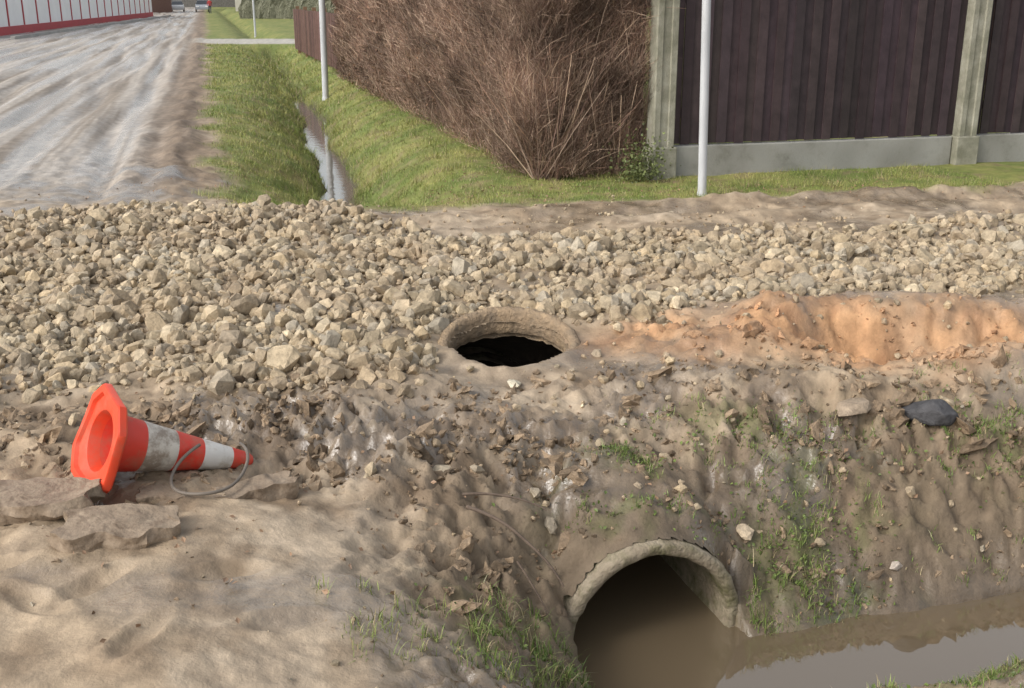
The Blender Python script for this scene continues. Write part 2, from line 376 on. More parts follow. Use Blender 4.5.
def rock(name,x,y,s,colr,fl=.7,seed=1,dz=.0):
    H2=hull_templates(1,22,seed,.8)[0]
    o=mkmesh(name,H2[0]*np.array([s*1.2,s,s*fl]),H2[1],M_stone,col=np.tile(np.array(colr),(len(H2[0]),1)))
    bv=o.modifiers.new('b','BEVEL'); bv.width=s*.08; bv.segments=2
    o.location=(x,y,float(H(x,y))+s*.25+dz); o.rotation_euler=(.15,.1,seed)
rock("rock",2.04,5.02,.12,(.06,.058,.06),.8,3)
rock("rock",1.66,5.0,.085,(.27,.21,.15),.6,4)
rock("rock",1.02,4.36,.045,(.45,.36,.25),.9,5)
rock("rock",-.28,4.3,.05,(.42,.35,.25),.6,6)
rock("rock",.01,5.2,.045,(.5,.45,.34),.6,8)
rock("rock",.36,3.28,.05,(.42,.33,.25),.9,9,.06)
rock("rock",1.7,4.35,.03,(.42,.36,.30),.9,10)

# ------------------------------------------------------------------ concrete pipe + manhole
M_conc=sim_mat("old_concrete",(.20,.16,.11),(.35,.295,.215),scale=6,rough=.75,bump=.8,bscale=40,bdist=.016,c3=(.10,.095,.04),s3=5,t3=(.43,.63))
def tube(name,ro,ri,length,segs,mat,steps=40,jit=.007):
    V=[];Fs=[]
    zs=[length*i/steps for i in range(1,steps+1)]
    ringlist=[(ri,zv) for zv in reversed(zs)]+[(ri,.015),(ri+.012,0),(ro-.012,0),(ro,.010)]+[(ro,zv) for zv in zs]
    for r,zv in ringlist:
        for j in range(segs):
            a=2*math.pi*j/segs; q=r+jit*math.sin(a*5+1)*.5+random.uniform(-jit,jit)*.6
            V.append((q*math.cos(a),q*math.sin(a),zv+random.uniform(-jit,jit)*.7))
    for i in range(len(ringlist)-1):
        zm=(ringlist[i][1]+ringlist[i+1][1])/2
        if 1.15<zm<2.6: continue
        for j in range(segs):
            j2=(j+1)%segs; Fs.append((i*segs+j,i*segs+j2,(i+1)*segs+j2,(i+1)*segs+j))
    return mkmesh(name,V,Fs,mat,smooth=True)
pipe=tube("culvert_pipe",PR,PI,5.9,72,M_conc)
ax=Vector((AX[0],AX[1],0)).normalized()
pipe.matrix_world=Matrix.Translation(Vector((MX,MY,PZ))-ax*.02)@ax.to_track_quat('Z','Y').to_matrix().to_4x4()
V=[];Fs=[];S=80
prof=[(.35,-.14),(.333,-.105),(.333,-.02),(.342,0),(.375,.004),(.397,-.02),(.41,-.16),(.38,-.18)]
for r,zv in prof:
    for j in range(S):
        a=2*math.pi*j/S; rr=r*(1+.012*math.sin(3*a+1))+random.uniform(-.004,.004)
        yy=rr*math.sin(a); V.append((rr*math.cos(a),yy,zv+.002+.25*yy+random.uniform(-.006,.006)))
for i in range(len(prof)-1):
    for j in range(S):
        j2=(j+1)%S; Fs.append((i*S+j,i*S+j2,(i+1)*S+j2,(i+1)*S+j))
M_ring=sim_mat("manhole_concrete",(.30,.215,.135),(.19,.145,.10),scale=9,rough=.9,bump=.9,bscale=45,bdist=.018,c3=(.39,.28,.17),s3=6)
mh_e=empty("manhole",(HX,HY,0))
mh=mkmesh("ring",V,Fs,M_ring,smooth=True,parent=mh_e)
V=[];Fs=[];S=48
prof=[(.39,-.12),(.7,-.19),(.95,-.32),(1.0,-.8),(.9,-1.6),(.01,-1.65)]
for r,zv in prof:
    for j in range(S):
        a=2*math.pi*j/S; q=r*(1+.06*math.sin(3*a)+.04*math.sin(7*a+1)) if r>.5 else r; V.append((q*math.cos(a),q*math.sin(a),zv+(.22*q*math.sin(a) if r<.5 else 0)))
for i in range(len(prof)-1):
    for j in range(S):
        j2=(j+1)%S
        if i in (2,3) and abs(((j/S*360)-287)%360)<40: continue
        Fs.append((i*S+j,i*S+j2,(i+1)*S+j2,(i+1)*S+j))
mkmesh("shade_cavity",V,Fs,sim_mat("shade_cavity_soil",(.05,.04,.03),(.09,.07,.05),scale=6,rough=.9,bump=1,bscale=9,bdist=.05),smooth=True,parent=mh_e)  # added cavity, widened and given dark soil so the hole stays black

# ------------------------------------------------------------------ water
def water_mat(name,col,rough,ior=1.33,bs=5,bst=.12):
    m=bpy.data.materials.new(name); N,K=nodes_of(m); b=N['Principled BSDF']
    b.inputs['Base Color'].default_value=(*col,1); b.inputs['Roughness'].default_value=rough; b.inputs['IOR'].default_value=ior
    tc=N.new('ShaderNodeTexCoord'); nb=N.new('ShaderNodeTexNoise'); nb.inputs['Scale'].default_value=bs; nb.inputs['Detail'].default_value=3
    K.new(tc.outputs['Object'],nb.inputs['Vector']); bp=N.new('ShaderNodeBump'); bp.inputs['Strength'].default_value=bst; bp.inputs['Distance'].default_value=.01
    K.new(nb.outputs['Fac'],bp.inputs['Height']); K.new(bp.outputs['Normal'],b.inputs['Normal'])
    return m
M_w=water_mat("muddy_water",(.13,.097,.06),.015,2.1,3,.13)
V=[(-.4,1.5,WZ),(6,1.5,WZ),(14,5,WZ),(14,8.6,WZ),(6,5.9,WZ),(1.2,4.9,WZ),(.9,4.2,WZ),(-.9,9.5,WZ),(-1.5,9.4,WZ),(.1,4.1,WZ)]
me=bpy.data.meshes.new("ditch_water"); me.from_pydata(V,[],[tuple(range(len(V)))]); me.materials.append(M_w); link(bpy.data.objects.new("ditch_water",me))
yy=np.linspace(10.2,45,80); cx=dcx(yy)
V=np.concatenate([np.stack([cx-.5,yy,yy*0-.60],1),np.stack([cx+.5,yy,yy*0-.60],1)]); n=80
Fs=[(i,i+n,i+1+n,i+1) for i in range(n-1)]
mkmesh("ditch_water",V,Fs,water_mat("clear_ditch_water",(.16,.145,.12),.03,2.0,8,.15))

# ------------------------------------------------------------------ grass
def blades(name,px,py,h,w,cols,mat,lean=.5,zoff=-.005,seg=1):
    n=len(px); pz=H(px,py)+zoff
    a=RNG.uniform(0,2*np.pi,n); la=RNG.uniform(0,2*np.pi,n); ll=h*RNG.uniform(.1,lean,n)
    dx=np.cos(a)*w/2; dy=np.sin(a)*w/2; lx=np.cos(la)*ll; ly=np.sin(la)*ll
    hz=np.sqrt(np.clip(h*h-ll*ll,1e-6,None))
    P=lambda sx,fr,fz: np.stack([px+sx*dx+lx*fr,py+sx*dy+ly*fr,pz+hz*fz],1)
    if seg==1:
        V=np.stack([P(-1,0,0),P(1,0,0),P(0,1,1)],1).reshape(-1,3); F=np.arange(3*n).reshape(n,3)
        cc=np.repeat(cols,3,0)
    else:
        V=np.stack([P(-1,0,0),P(1,0,0),P(.8,.25,.5),P(-.8,.25,.5),P(.45,.65,.85),P(-.45,.65,.85),P(0,1.15,.95)],1).reshape(-1,3)
        b=(np.arange(n)*7)[:,None]
        F=np.concatenate([b+np.array([[0,1,2]]),b+np.array([[0,2,3]]),b+np.array([[3,2,4]]),b+np.array([[3,4,5]]),b+np.array([[5,4,6]])]); cc=np.repeat(cols,7,0)
    return mkmesh(name,V,F,mat,col=cc)
M_grass=attr_mat("grass_blades",bump=None,var=.2,vscale=3,rough=.5,spec=.35,det=2)
def gcols(px,py,n):
    t=np.clip(.38+.9*fbm(px*.9,py*.9,4,71)+.8*fbm(px*3.5,py*3.5,4,72)+RNG.normal(0,.25,n),0,1)[:,None]
    c=np.array([.155,.205,.045])*(1-t)+np.array([.34,.32,.11])*t
    dry=(RNG.uniform(0,1,n)<.08+.22*ss(.0,.4,fbm(px*1.3,py*1.3,3,46)))[:,None]
    c=np.where(dry,np.array([.34,.27,.16]),c)
    return c*RNG.uniform(.65,1.25,(n,1))
N=1000000
yy=10**RNG.uniform(np.log10(9.3),np.log10(46),N); xx=RNG.uniform(-.62,.72,N)*yy
k=(RNG.uniform(0,1,N)<grass_mask(xx,yy))&(xx+.267*yy<8)&((np.abs(xx-dcx(yy))>RNG.uniform(.10,.25,N))|(yy>26))
k&=RNG.uniform(0,1,N)<np.clip(.65+1.3*fbm(xx*2,yy*2,4,99),.08,1)
xx,yy=xx[k],yy[k]; n=len(xx)
sc=np.clip(yy/11,1,4)
nearw=1+.9*np.exp(-((xx-dcx(yy))/.5)**2)
blades("lawn_grass",xx,yy,RNG.uniform(.012,.050,n)*np.sqrt(sc)*nearw*(1+1.2*ss(.05,.4,fbm(xx*1.5,yy*1.5,4,44))),.0055*sc,gcols(xx,yy,n),M_grass,.95)
print("lawn",n)
def tufts(name,specs):
    X_=[];Y_=[];Hh=[]
    for cx,cy,rx,ry,nt,h in specs:
        for _ in range(nt):
            tx=random.gauss(cx,rx); ty=random.gauss(cy,ry); m=random.randint(10,26)
            X_+= [random.gauss(tx,.018) for _ in range(m)]; Y_+=[random.gauss(ty,.018) for _ in range(m)]; Hh+=[h*random.uniform(.35,1.15) for _ in range(m)]
    px=np.array(X_);py=np.array(Y_);h=np.array(Hh)
    s=(px-MX)*AX[0]+(py-MY)*AX[1]; u=(px-MX)*LX[0]+(py-MY)*LX[1]
    k=(H(px,py)>WZ-.02)&~((np.abs(u)<.42)&(s<.05)&(s>-.6)); px,py,h=px[k],py[k],h[k]; n=len(px)
    c=gcols(px,py,n)*np.array([.75,.9,.85]); dry=RNG.uniform(0,1,(n,1))<.2
    c=np.where(dry,np.array([.33,.27,.15])*RNG.uniform(.7,1.2,(n,1)),c)
    blades(name,px,py,h,RNG.uniform(.0025,.005,n),c,M_grass,1.0,seg=3)
tufts("grass_tufts",[(.12,3.4,.14,.12,40,.09),(.25,3.55,.06,.06,10,.08),(-.05,3.2,.15,.1,22,.08),(1.3,4.22,.14,.14,46,.06),(1.2,4.55,.18,.12,30,.05),(1.25,4.85,.3,.08,34,.045),
 (1.06,4.1,.04,.06,10,.09),(.55,4.5,.06,.04,14,.06),(.35,4.14,.12,.03,8,.04),(.75,4.2,.12,.04,8,.04),(2.35,4.95,.2,.12,40,.05),(2.0,3.35,.5,.22,260,.05),(1.9,3.6,.5,.1,90,.05),(1.9,4.45,.4,.08,16,.05),(-.3,3.05,.2,.1,22,.06),(2.9,5.1,.5,.2,60,.05),(1.9,4.9,.5,.12,20,.04)])
def leaves(name,specs,size,colr):
    P=[]
    for cx,cy,rx,ry,nn in specs:
        P+=[(random.gauss(cx,rx),random.gauss(cy,ry)) for _ in range(nn)]
    P=np.array(P); zz=H(P[:,0],P[:,1]); s=(P[:,0]-MX)*AX[0]+(P[:,1]-MY)*AX[1]; u=(P[:,0]-MX)*LX[0]+(P[:,1]-MY)*LX[1]
    k=(zz>WZ)&~((np.abs(u)<.42)&(s<.05)&(s>-.6)); P=P[k]; zz=zz[k]; n=len(P)
    R=randrot(n,.45); s=RNG.uniform(.5,1.2,n)*size
    t=np.array([[0,0,0],[.5,.35,.1],[1,0,0],[.5,-.35,.1]])
    V=np.einsum('nij,nvj->nvi',R,t[None]*s[:,None,None])+np.stack([P[:,0],P[:,1],zz+.012],1)[:,None,:]
    mkmesh(name,V.reshape(-1,3),np.arange(4*n).reshape(n,4),M_grass,col=np.repeat(np.array(colr)*RNG.uniform(.6,1.3,(n,1)),4,0))
leaves("bank_weeds",[(1.3,4.3,.16,.14,700),(1.2,4.8,.3,.1,420),(.15,3.4,.18,.14,300),(2.35,4.95,.25,.12,400),(.52,4.5,.08,.05,180),(.5,4.15,.25,.05,120),(2,3.3,.5,.2,500)],.020,(.12,.16,.04))
leaves("dead_leaves",[(0,3.6,.8,.6,120),(1.5,4.6,.8,.4,160),(-1,3.6,.8,.5,60),(0,10.4,2.5,.4,300),(1,10.9,2.5,.25,500),(-.5,11.3,.4,.5,200)],.026,(.24,.15,.09))

# ------------------------------------------------------------------ hedge
O=np.array([.12,11.35]); A=np.array([-.267,.964]); B=np.array([.964,.267])
M_twig=attr_mat("hedge_twigs",bump=None,var=.25,vscale=4,rough=.85,det=2)
def ribbons(name,P0,D,Ln,W,cols,parent=None,bend=.25,up=.1):
    n=len(P0); D=D/np.linalg.norm(D,axis=1)[:,None]
    j=RNG.normal(0,bend,(n,3))
    P1=P0+D*Ln[:,None]*.5+j*Ln[:,None]*.25; P2=P0+(D+j*.6+np.array([0,0,up]))*Ln[:,None]
    sdir=np.cross(D,RNG.normal(size=(n,3))); sdir/=np.linalg.norm(sdir,axis=1)[:,None]
    w=W[:,None]/2
    V=np.stack([P0-sdir*w,P0+sdir*w,P1+sdir*w*.8,P1-sdir*w*.8,P2+sdir*w*.4,P2-sdir*w*.4],1).reshape(-1,3)
    b=(np.arange(n)*6)[:,None]; F=np.concatenate([b+np.array([[0,1,2,3]]),b+np.array([[3,2,4,5]])])
    return mkmesh(name,V,F,M_twig,col=np.repeat(cols,6,0),parent=parent)
hedge=empty("bare_hedge")
HL=15.5; HW=1.4; HT=2.35
def bulge(a,zv): return .28*fbm(a*.8,zv*.9,3,101)+.12*fbm(a*3,zv*3,2,103)
def tw(n,amin,amax,front=False):
    if front:
        b=RNG.uniform(-.1,HW,n); a=-.08+RNG.exponential(.17,n)
    else:
        a=amin+(amax-amin)*RNG.uniform(0,1,n)**1.7; b=RNG.exponential(.15,n)-.05
    zv=RNG.uniform(0.02,HT,n)
    inset=(.28*(1-ss(0,.8,zv)))*RNG.uniform(0,1,n)
    if front: a=a+inset+bulge(b,zv)+np.clip(.35-b,0,.4)**2*2.0
    else: b=b+inset+bulge(a,zv)+np.clip(.35-a,0,.4)**2*2.0
    xy=O[None]+a[:,None]*A+b[:,None]*B
    P=np.column_stack([xy,zv])
    out=(-A if front else -B)
    D=np.column_stack([out[0]*RNG.uniform(-.2,.8,n)+RNG.normal(0,.5,n),out[1]*RNG.uniform(-.2,.8,n)+RNG.normal(0,.5,n),RNG.normal(.85,.4,n)])
    return P,D,a
pal=np.array([[.26,.165,.115],[.195,.12,.088],[.34,.245,.175],[.22,.15,.115],[.39,.29,.215],[.16,.10,.078]])
def tcol(P):
    n=len(P); f=1+1.3*fbm(P[:,0]*1.4+P[:,1]*1.1,P[:,2]*1.6,4,111)
    return pal[RNG.integers(0,6,n)]*RNG.uniform(.65,1.3,(n,1))*np.clip(f,.5,1.5)[:,None]
P,D,a=tw(80000,0,HL); far=1+a/9
ribbons("twigs_side",P,D,RNG.uniform(.06,.24,len(P)),RNG.uniform(.0022,.0055,len(P))*far,tcol(P),hedge,bend=.45)
P,D,a=tw(36000,0,0,front=True)
ribbons("twigs_end",P,D,RNG.uniform(.06,.24,len(P)),RNG.uniform(.0022,.0052,len(P)),tcol(P),hedge,bend=.45)
n=900; a=RNG.uniform(0,1,n)**2*HL; b=RNG.uniform(.12,1.25,n); e=RNG.uniform(0,1,n)<.4
a=np.where(e,RNG.uniform(.05,.35,n),a); b=np.where(e,b,RNG.uniform(.12,.4,n))
P=np.column_stack([O[None]+a[:,None]*A+b[:,None]*B,np.zeros(n)-.03]); D=np.column_stack([RNG.normal(0,.3,n),RNG.normal(-.08,.2,n),np.ones(n)])
ribbons("stems",P,D,RNG.uniform(.4,1.3,n),RNG.uniform(.007,.015,n),tcol(P)*1.05,hedge,bend=.25,up=0)
n=1800; P=np.column_stack([O[None]+RNG.uniform(.0,.25,(n,1))*A+RNG.uniform(.05,1.3,(n,1))*B,RNG.uniform(.0,2.2,n)])
D=np.column_stack([RNG.normal(.05,.6,n),RNG.normal(-.35,.3,n),RNG.uniform(.2,1.4,n)])
ribbons("arching_shoots",P,D,RNG.uniform(.2,.5,n),RNG.uniform(.003,.006,n),tcol(P)*1.1,hedge,bend=.5,up=-.1)
P,D,a=tw(14000,0,HL); R=randrot(len(P)); s=RNG.uniform(.010,.026,len(P))*(1+a/9)
t=np.array([[0,0,0],[.5,.35,.1],[1,0,0],[.5,-.35,.1]])
V=np.einsum('nij,nvj->nvi',R,t[None]*s[:,None,None])+P[:,None,:]
mkmesh("dry_leaves",V.reshape(-1,3),np.arange(4*len(P)).reshape(-1,4),M_twig,col=np.repeat(np.array([.27,.16,.10])*RNG.uniform(.6,1.3,(len(P),1)),4,0),parent=hedge)
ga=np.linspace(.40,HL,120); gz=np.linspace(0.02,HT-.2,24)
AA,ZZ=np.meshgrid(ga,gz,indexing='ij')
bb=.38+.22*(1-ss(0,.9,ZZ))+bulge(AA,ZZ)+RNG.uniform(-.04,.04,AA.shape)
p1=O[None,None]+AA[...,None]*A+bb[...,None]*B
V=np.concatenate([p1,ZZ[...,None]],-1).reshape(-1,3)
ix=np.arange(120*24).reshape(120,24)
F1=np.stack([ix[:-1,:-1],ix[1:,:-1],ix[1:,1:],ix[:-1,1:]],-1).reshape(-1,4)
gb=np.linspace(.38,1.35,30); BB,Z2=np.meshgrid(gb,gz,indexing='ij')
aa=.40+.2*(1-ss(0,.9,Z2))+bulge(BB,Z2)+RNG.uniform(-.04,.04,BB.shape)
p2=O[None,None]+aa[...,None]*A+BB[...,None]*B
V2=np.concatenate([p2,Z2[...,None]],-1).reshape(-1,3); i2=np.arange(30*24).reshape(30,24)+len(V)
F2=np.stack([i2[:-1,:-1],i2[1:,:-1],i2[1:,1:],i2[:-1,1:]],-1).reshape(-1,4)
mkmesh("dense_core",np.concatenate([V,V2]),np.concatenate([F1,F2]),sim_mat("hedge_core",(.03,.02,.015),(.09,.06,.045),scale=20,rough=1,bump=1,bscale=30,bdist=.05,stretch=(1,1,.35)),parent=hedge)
n=900; P=np.column_stack([RNG.normal(1.33,.12,n),RNG.normal(11.32,.08,n),np.abs(RNG.normal(.14,.15,n))])
R=randrot(n); s=RNG.uniform(.02,.045,n)
V=np.einsum('nij,nvj->nvi',R,t[None]*s[:,None,None])+P[:,None,:]
mkmesh("small_evergreen_shrub",V.reshape(-1,3),np.arange(4*n).reshape(-1,4),M_grass,col=np.repeat(np.array([.11,.13,.045])*RNG.uniform(.6,1.5,(n,1)),4,0))

# ------------------------------------------------------------------ boxes
def obox(V,F,MI,o,ex,ey,ez,lx,ly,lz,mi=0):
    o=np.array(o,float); b=len(V)
    for k in ((0,0,0),(1,0,0),(1,1,0),(0,1,0),(0,0,1),(1,0,1),(1,1,1),(0,1,1)):
        V.append(tuple(o+np.array(ex)*lx*k[0]+np.array(ey)*ly*k[1]+np.array(ez)*lz*k[2]))
    for f in ((0,3,2,1),(4,5,6,7),(0,1,5,4),(1,2,6,5),(2,3,7,6),(3,0,4,7)): F.append(tuple(b+i for i in f)); MI.append(mi)
def boxes(name,lst,mats,parent=None,bevel=0,col=None):
    V=[];F=[];MI=[]
    for a in lst: obox(V,F,MI,*a)
    o=mkmesh(name,V,F,mats,mi=MI,parent=parent,col=(np.tile(np.array(col),(len(V),1)) if col else None))
    if bevel:
        m=o.modifiers.new('bevel','BEVEL'); m.width=bevel; m.segments=2
    return o
EX=(.966,.259,0); EY=(-.259,.966,0); EZ=(0,0,1)
def fpt(s,d=0,z=0): return (1.56+EX[0]*s+EY[0]*d, 11.55+EX[1]*s+EY[1]*d, z)
M_board=attr_mat("dark_stained_boards",bump=(25,.35,.004),var=.28,vscale=6,rough=.6,spec=.35)
M_cpost=sim_mat("concrete_post",(.25,.24,.185),(.35,.335,.27),scale=7,rough=.9,bump=.6,bscale=60,bdist=.008,c3=(.16,.155,.11),s3=3,t3=(.42,.7))
M_plinth=sim_mat("concrete_plinth",(.25,.245,.22),(.35,.34,.31),scale=5,rough=.9,bump=.5,bscale=50,bdist=.008,c3=(.16,.155,.13),s3=2.5,t3=(.42,.7))
fence=empty("wooden_fence")
def boards(name,o,ex,ey,length,z0,z1,pitch,parent,colr):
    V=[];F=[];MI=[];C=[]
    n=max(1,round(length/pitch)); pitch=length/n
    for i in range(n):
        c=np.array(colr)*random.uniform(.7,1.35)*np.array([1,random.uniform(.93,1.05),random.uniform(.93,1.07)])
        wd=pitch-.004 if i%2 else pitch+(.014 if 0<i<n-1 else 0)
        oo=np.array(o)+np.array(ex)*(i*pitch+random.uniform(0,.003)-(0 if i%2 or i==0 else .007))+np.array(ey)*(0.0 if i%2 else .022)+np.array([0,0,z0+random.uniform(-.006,.006)])
        obox(V,F,MI,oo,ex,ey,EZ,wd,.02,z1-z0+random.uniform(-.01,.01)); C+=[c]*8
    return mkmesh(name,V,F,M_board,col=np.array(C),parent=parent)
SP=3.66
BC=(.042,.029,.031)
for k in range(3):
    s0=k*SP+.118
    boards("boards_%d"%k,fpt(s0,.03),EX,EY,SP-.236,.33,2.15,.105,fence,BC)
    boxes("rails_%d"%k,[(fpt(s0,.076,.6),EX,EY,EZ,SP-.25,.05,.09),(fpt(s0,.076,1.75),EX,EY,EZ,SP-.25,.05,.09)],M_board,fence,col=BC)
    boxes("plinth_%d"%k,[(fpt(s0+.03,-.0,-.25),EX,EY,EZ,SP-.30,.13,.57 if k else .565)],M_plinth,fence,.012)
def cpost(name,s,parent):
    w=.12; pl=[(-w,0),(-w+.012,-.015),(-.05,-.015),(-.04,.0),(.04,.0),(.05,-.015),(w-.012,-.015),(w,0),(w,.17),(-w,.17)]
    V=[];n=len(pl)
    for zv in (.30,2.25):
        for a,b in pl: V.append(fpt(s+a,b-.045,zv))
    me=bpy.data.meshes.new(name)
    f=[tuple(range(n-1,-1,-1)),tuple(range(n,2*n))]+[(i,(i+1)%n,(i+1)%n+n,i+n) for i in range(n)]
    me.from_pydata(V,[],f); me.materials.append(M_cpost); link(bpy.data.objects.new(name,me),parent)
    boxes(name+"_foot",[(fpt(s-.145,-.085,-.3),EX,EY,EZ,.29,.24,.62)],M_cpost,parent,.015)
for k in range(4): cpost("post_%d"%k,k*SP,fence)
sf=empty("side_fence")
boards("side_boards",(fpt(-.12,.2)),EY,(-EX[0],-EX[1],0),15,.12,2.1,.118,sf,(.065,.042,.040))
for k in range(1,5): boxes("side_post_%d"%k,[(fpt(-.06,k*3.5,-.2),EX,EY,EZ,.12,.12,2.4)],M_cpost,sf,.01)

# ------------------------------------------------------------------ poles
M_pole=sim_mat("galvanised_pole",(.38,.39,.40),(.50,.51,.52),scale=5,rough=.5,bump=.1,metal=0,spec=.5,stretch=(1,1,.2),c3=(.30,.27,.24),s3=6,t3=(.52,.75))
def pole(name,x,y,r,h,tilt=0):
    e=empty(name,(x,y,float(H(x,y)))); e.rotation_euler=(0,tilt,0)
    bm=bmesh.new()
    prof=[(r*1.15,-.3),(r*1.15,.03),(r*1.03,.045),(r,.06),(r*.98,h*.5),(r*.8,h),(r*.3,h+.02)]
    S=24; rg=[[bm.verts.new((a*math.cos(2*math.pi*j/S),a*math.sin(2*math.pi*j/S),b)) for j in range(S)] for a,b in prof]
    for i in range(len(rg)-1):
        for j in range(S): bm.faces.new((rg[i][j],rg[i][(j+1)%S],rg[i+1][(j+1)%S],rg[i+1][j]))
    bm.faces.new(rg[-1])
    me=bpy.data.meshes.new("shaft"); bm.to_mesh(me); me.materials.append(M_pole)
    for p in me.polygons: p.use_smooth=True
    link(bpy.data.objects.new("shaft",me),e)
    cu=bpy.data.curves.new("arm",'CURVE'); cu.dimensions='3D'; cu.bevel_depth=r*.5
    sp=cu.splines.new('POLY'); pts=[(0,0,h-.1),(-.1,0,h+.3),(-.5,0,h+.5),(-1.1,0,h+.55)]; sp.points.add(3)
    for p,q in zip(sp.points,pts): p.co=(*q,1)
    cu.materials.append(M_pole); link(bpy.data.objects.new("arm",cu),e)
    V=[];F=[];MI=[]; obox(V,F,MI,(-1.6,-.09,h+.5),(1,0,0),(0,1,0),EZ,.55,.18,.09)
    b=mkmesh("lamp_head",V,F,M_pole,parent=e); md=b.modifiers.new('b','BEVEL'); md.width=.03; md.segments=3
pole("street_lamp",1.80,10.35,.041,5.5,math.radians(-1.6))
pole("street_lamp",-4.22,25.4,.072,6.5,math.radians(.6))
pole("street_lamp",-15.3,68,.06,7)

# ------------------------------------------------------------------ traffic cone
def plastic(name,c1,dirt,amount,rough=.5):
    return sim_mat(name,c1,tuple(v*.85 for v in c1),scale=7,rough=rough,bump=.15,bscale=60,bdist=.002,spec=.4,c3=dirt,s3=9,t3=amount)
M_red=plastic("cone_red",(.66,.05,.028),(.40,.13,.08),(.46,.72))
M_or=plastic("cone_base_orange",(.74,.072,.028),(.46,.13,.08),(.48,.80),.4)
M_wh=plastic("cone_white",(.70,.67,.62),(.40,.34,.26),(.48,.68))
M_whd=plastic("cone_white_dirty",(.62,.57,.49),(.27,.22,.17),(.44,.58))
M_drk=sim_mat("strap_rubber",(.13,.11,.09),(.19,.16,.13),rough=.6)
P0=Vector((-1.576,3.85,.205)); P1=Vector((-1.09,4.217,-.04)); CL=(P1-P0).length
def octr(a,ap):
    r=9
    for q in range(8):
        c=math.cos(a-q*math.pi/4)
        if c>.3: r=min(r,(ap if q%2==0 else ap*1.13)/c)
    return r
rings=[(.018,.60*CL/.65,0,0),(.10,.06,0,0),(.118,.018,0,1),(.128,.014,0,1),(.155,.014,1,1),(.162,.0,1,1),(.188,.0,1,1),(.192,.006,1,1),(.192,.03,1,1),(.185,.038,1,1),(.15,.043,1,1),(.128,.046,0,1),(.118,.06,0,1)]
r0,r1_=.114,.032
def cr_(f): return r0+(r1_-r0)*f
bands=[(.0,0),(.17,0),(.171,3),(.40,3),(.401,0),(.60,0),(.601,2),(.83,2),(.831,0),(.97,0),(1.0,0)]
for f,mi in bands: rings.append((cr_(f)-(0.008 if f==1 else 0),.065+(CL-.065)*f,0,mi))
rings.append((.012,CL,0,4)); S=72
V=[];Fs=[];MI=[]
for r,zv,oc,mi in rings:
    for j in range(S):
        a=2*math.pi*j/S; q=octr(a,r) if oc else r; V.append((q*math.cos(a),q*math.sin(a),zv+.006*math.sin(a*2+.5)*(oc>0)))
for i in range(len(rings)-1):
    for j in range(S):
        j2=(j+1)%S; Fs.append((i*S+j,i*S+j2,(i+1)*S+j2,(i+1)*S+j)); MI.append(rings[i+1][3] if i>0 else 0)
cone_e=empty("traffic_cone")
cone=mkmesh("cone_body",V,Fs,[M_red,M_or,M_wh,M_whd,M_drk],mi=MI,smooth=True,parent=cone_e)
cone.data.set_sharp_from_angle(angle=math.radians(35))
cone.matrix_world=Matrix.Translation(P0)@(P1-P0).to_track_quat('Z','Y').to_matrix().to_4x4()@Matrix.Rotation(math.radians(8),4,'Z')
cu=bpy.data.curves.new("strap",'CURVE'); cu.dimensions='3D'; cu.bevel_depth=.0065; cu.resolution_u=10
pts=[(-1.12,4.19,.05),(-1.06,4.09,.07),(-1.03,3.96,.05),(-1.06,3.80,.02),(-1.16,3.72,.01),(-1.27,3.76,.015),(-1.32,3.86,.05),(-1.28,3.96,.10),(-1.23,4.01,.12)]
sp=cu.splines.new('NURBS'); sp.points.add(len(pts)-1); sp.use_endpoint_u=True; sp.order_u=4
for p,q in zip(sp.points,pts): p.co=(q[0],q[1],max(q[2],float(H(q[0],q[1]))+.03),1)
cu.materials.append(M_drk); link(bpy.data.objects.new("strap",cu),cone_e)

# ------------------------------------------------------------------ broken slabs, roots
M_slab=sim_mat("broken_slab",(.20,.15,.105),(.32,.25,.18),scale=6,rough=.8,bump=.9,bscale=18,bdist=.02,c3=(.14,.10,.068),s3=5)
def slab(x,y,lx,ly,th,rz,tilt,seed,dz=0):
    rr=random.Random(seed); bm=bmesh.new(); n=18; from mathutils import noise
    ring=[]
    for i in range(n):
        a=2*math.pi*i/n; c,s=math.cos(a),math.sin(a); q=min(1/max(abs(c),abs(s)),1.22)*rr.uniform(.80,1.04); ring.append((q*c*lx/2,q*s*ly/2))
    t=[bm.verts.new((a*.97,b*.95,rr.uniform(-.006,.004))) for a,b in ring]; m=[bm.verts.new((a*rr.uniform(.96,1.07),b*rr.uniform(.94,1.10),-th*rr.uniform(.3,.6))) for a,b in ring]; d=[bm.verts.new((a*.90,b*.85,-th)) for a,b in ring]
    bm.faces.new(t); bm.faces.new(d[::-1])
    for i in range(n):
        j=(i+1)%n; bm.faces.new((m[i],m[j],t[j],t[i])); bm.faces.new((d[i],d[j],m[j],m[i]))
    bmesh.ops.triangulate(bm,faces=bm.faces); bmesh.ops.subdivide_edges(bm,edges=bm.edges,cuts=3,use_grid_fill=True)
    for v in bm.verts: v.co+=Vector((noise.noise(v.co*14),noise.noise(v.co*14+Vector((9,0,0))),.6*noise.noise(v.co*10+Vector((0,7,seed)))))*.024
    me=bpy.data.meshes.new("broken_concrete_slab"); bm.to_mesh(me); bm.free(); me.materials.append(M_slab)
    for p in me.polygons: p.use_smooth=True
    me.set_sharp_from_angle(angle=math.radians(40))
    o=link(bpy.data.objects.new("broken_concrete_slab",me)); o.location=(x,y,float(H(x,y))+th*.5+dz); o.rotation_euler=(tilt[0],tilt[1],rz)
slab(-1.37,3.44,.42,.24,.10,.2,(.06,.03),1,.01)
slab(-1.78,3.66,.52,.26,.08,.1,(.03,-.05),2,.03)
slab(-1.00,3.88,.34,.13,.08,.5,(.10,-.02),3,.01)
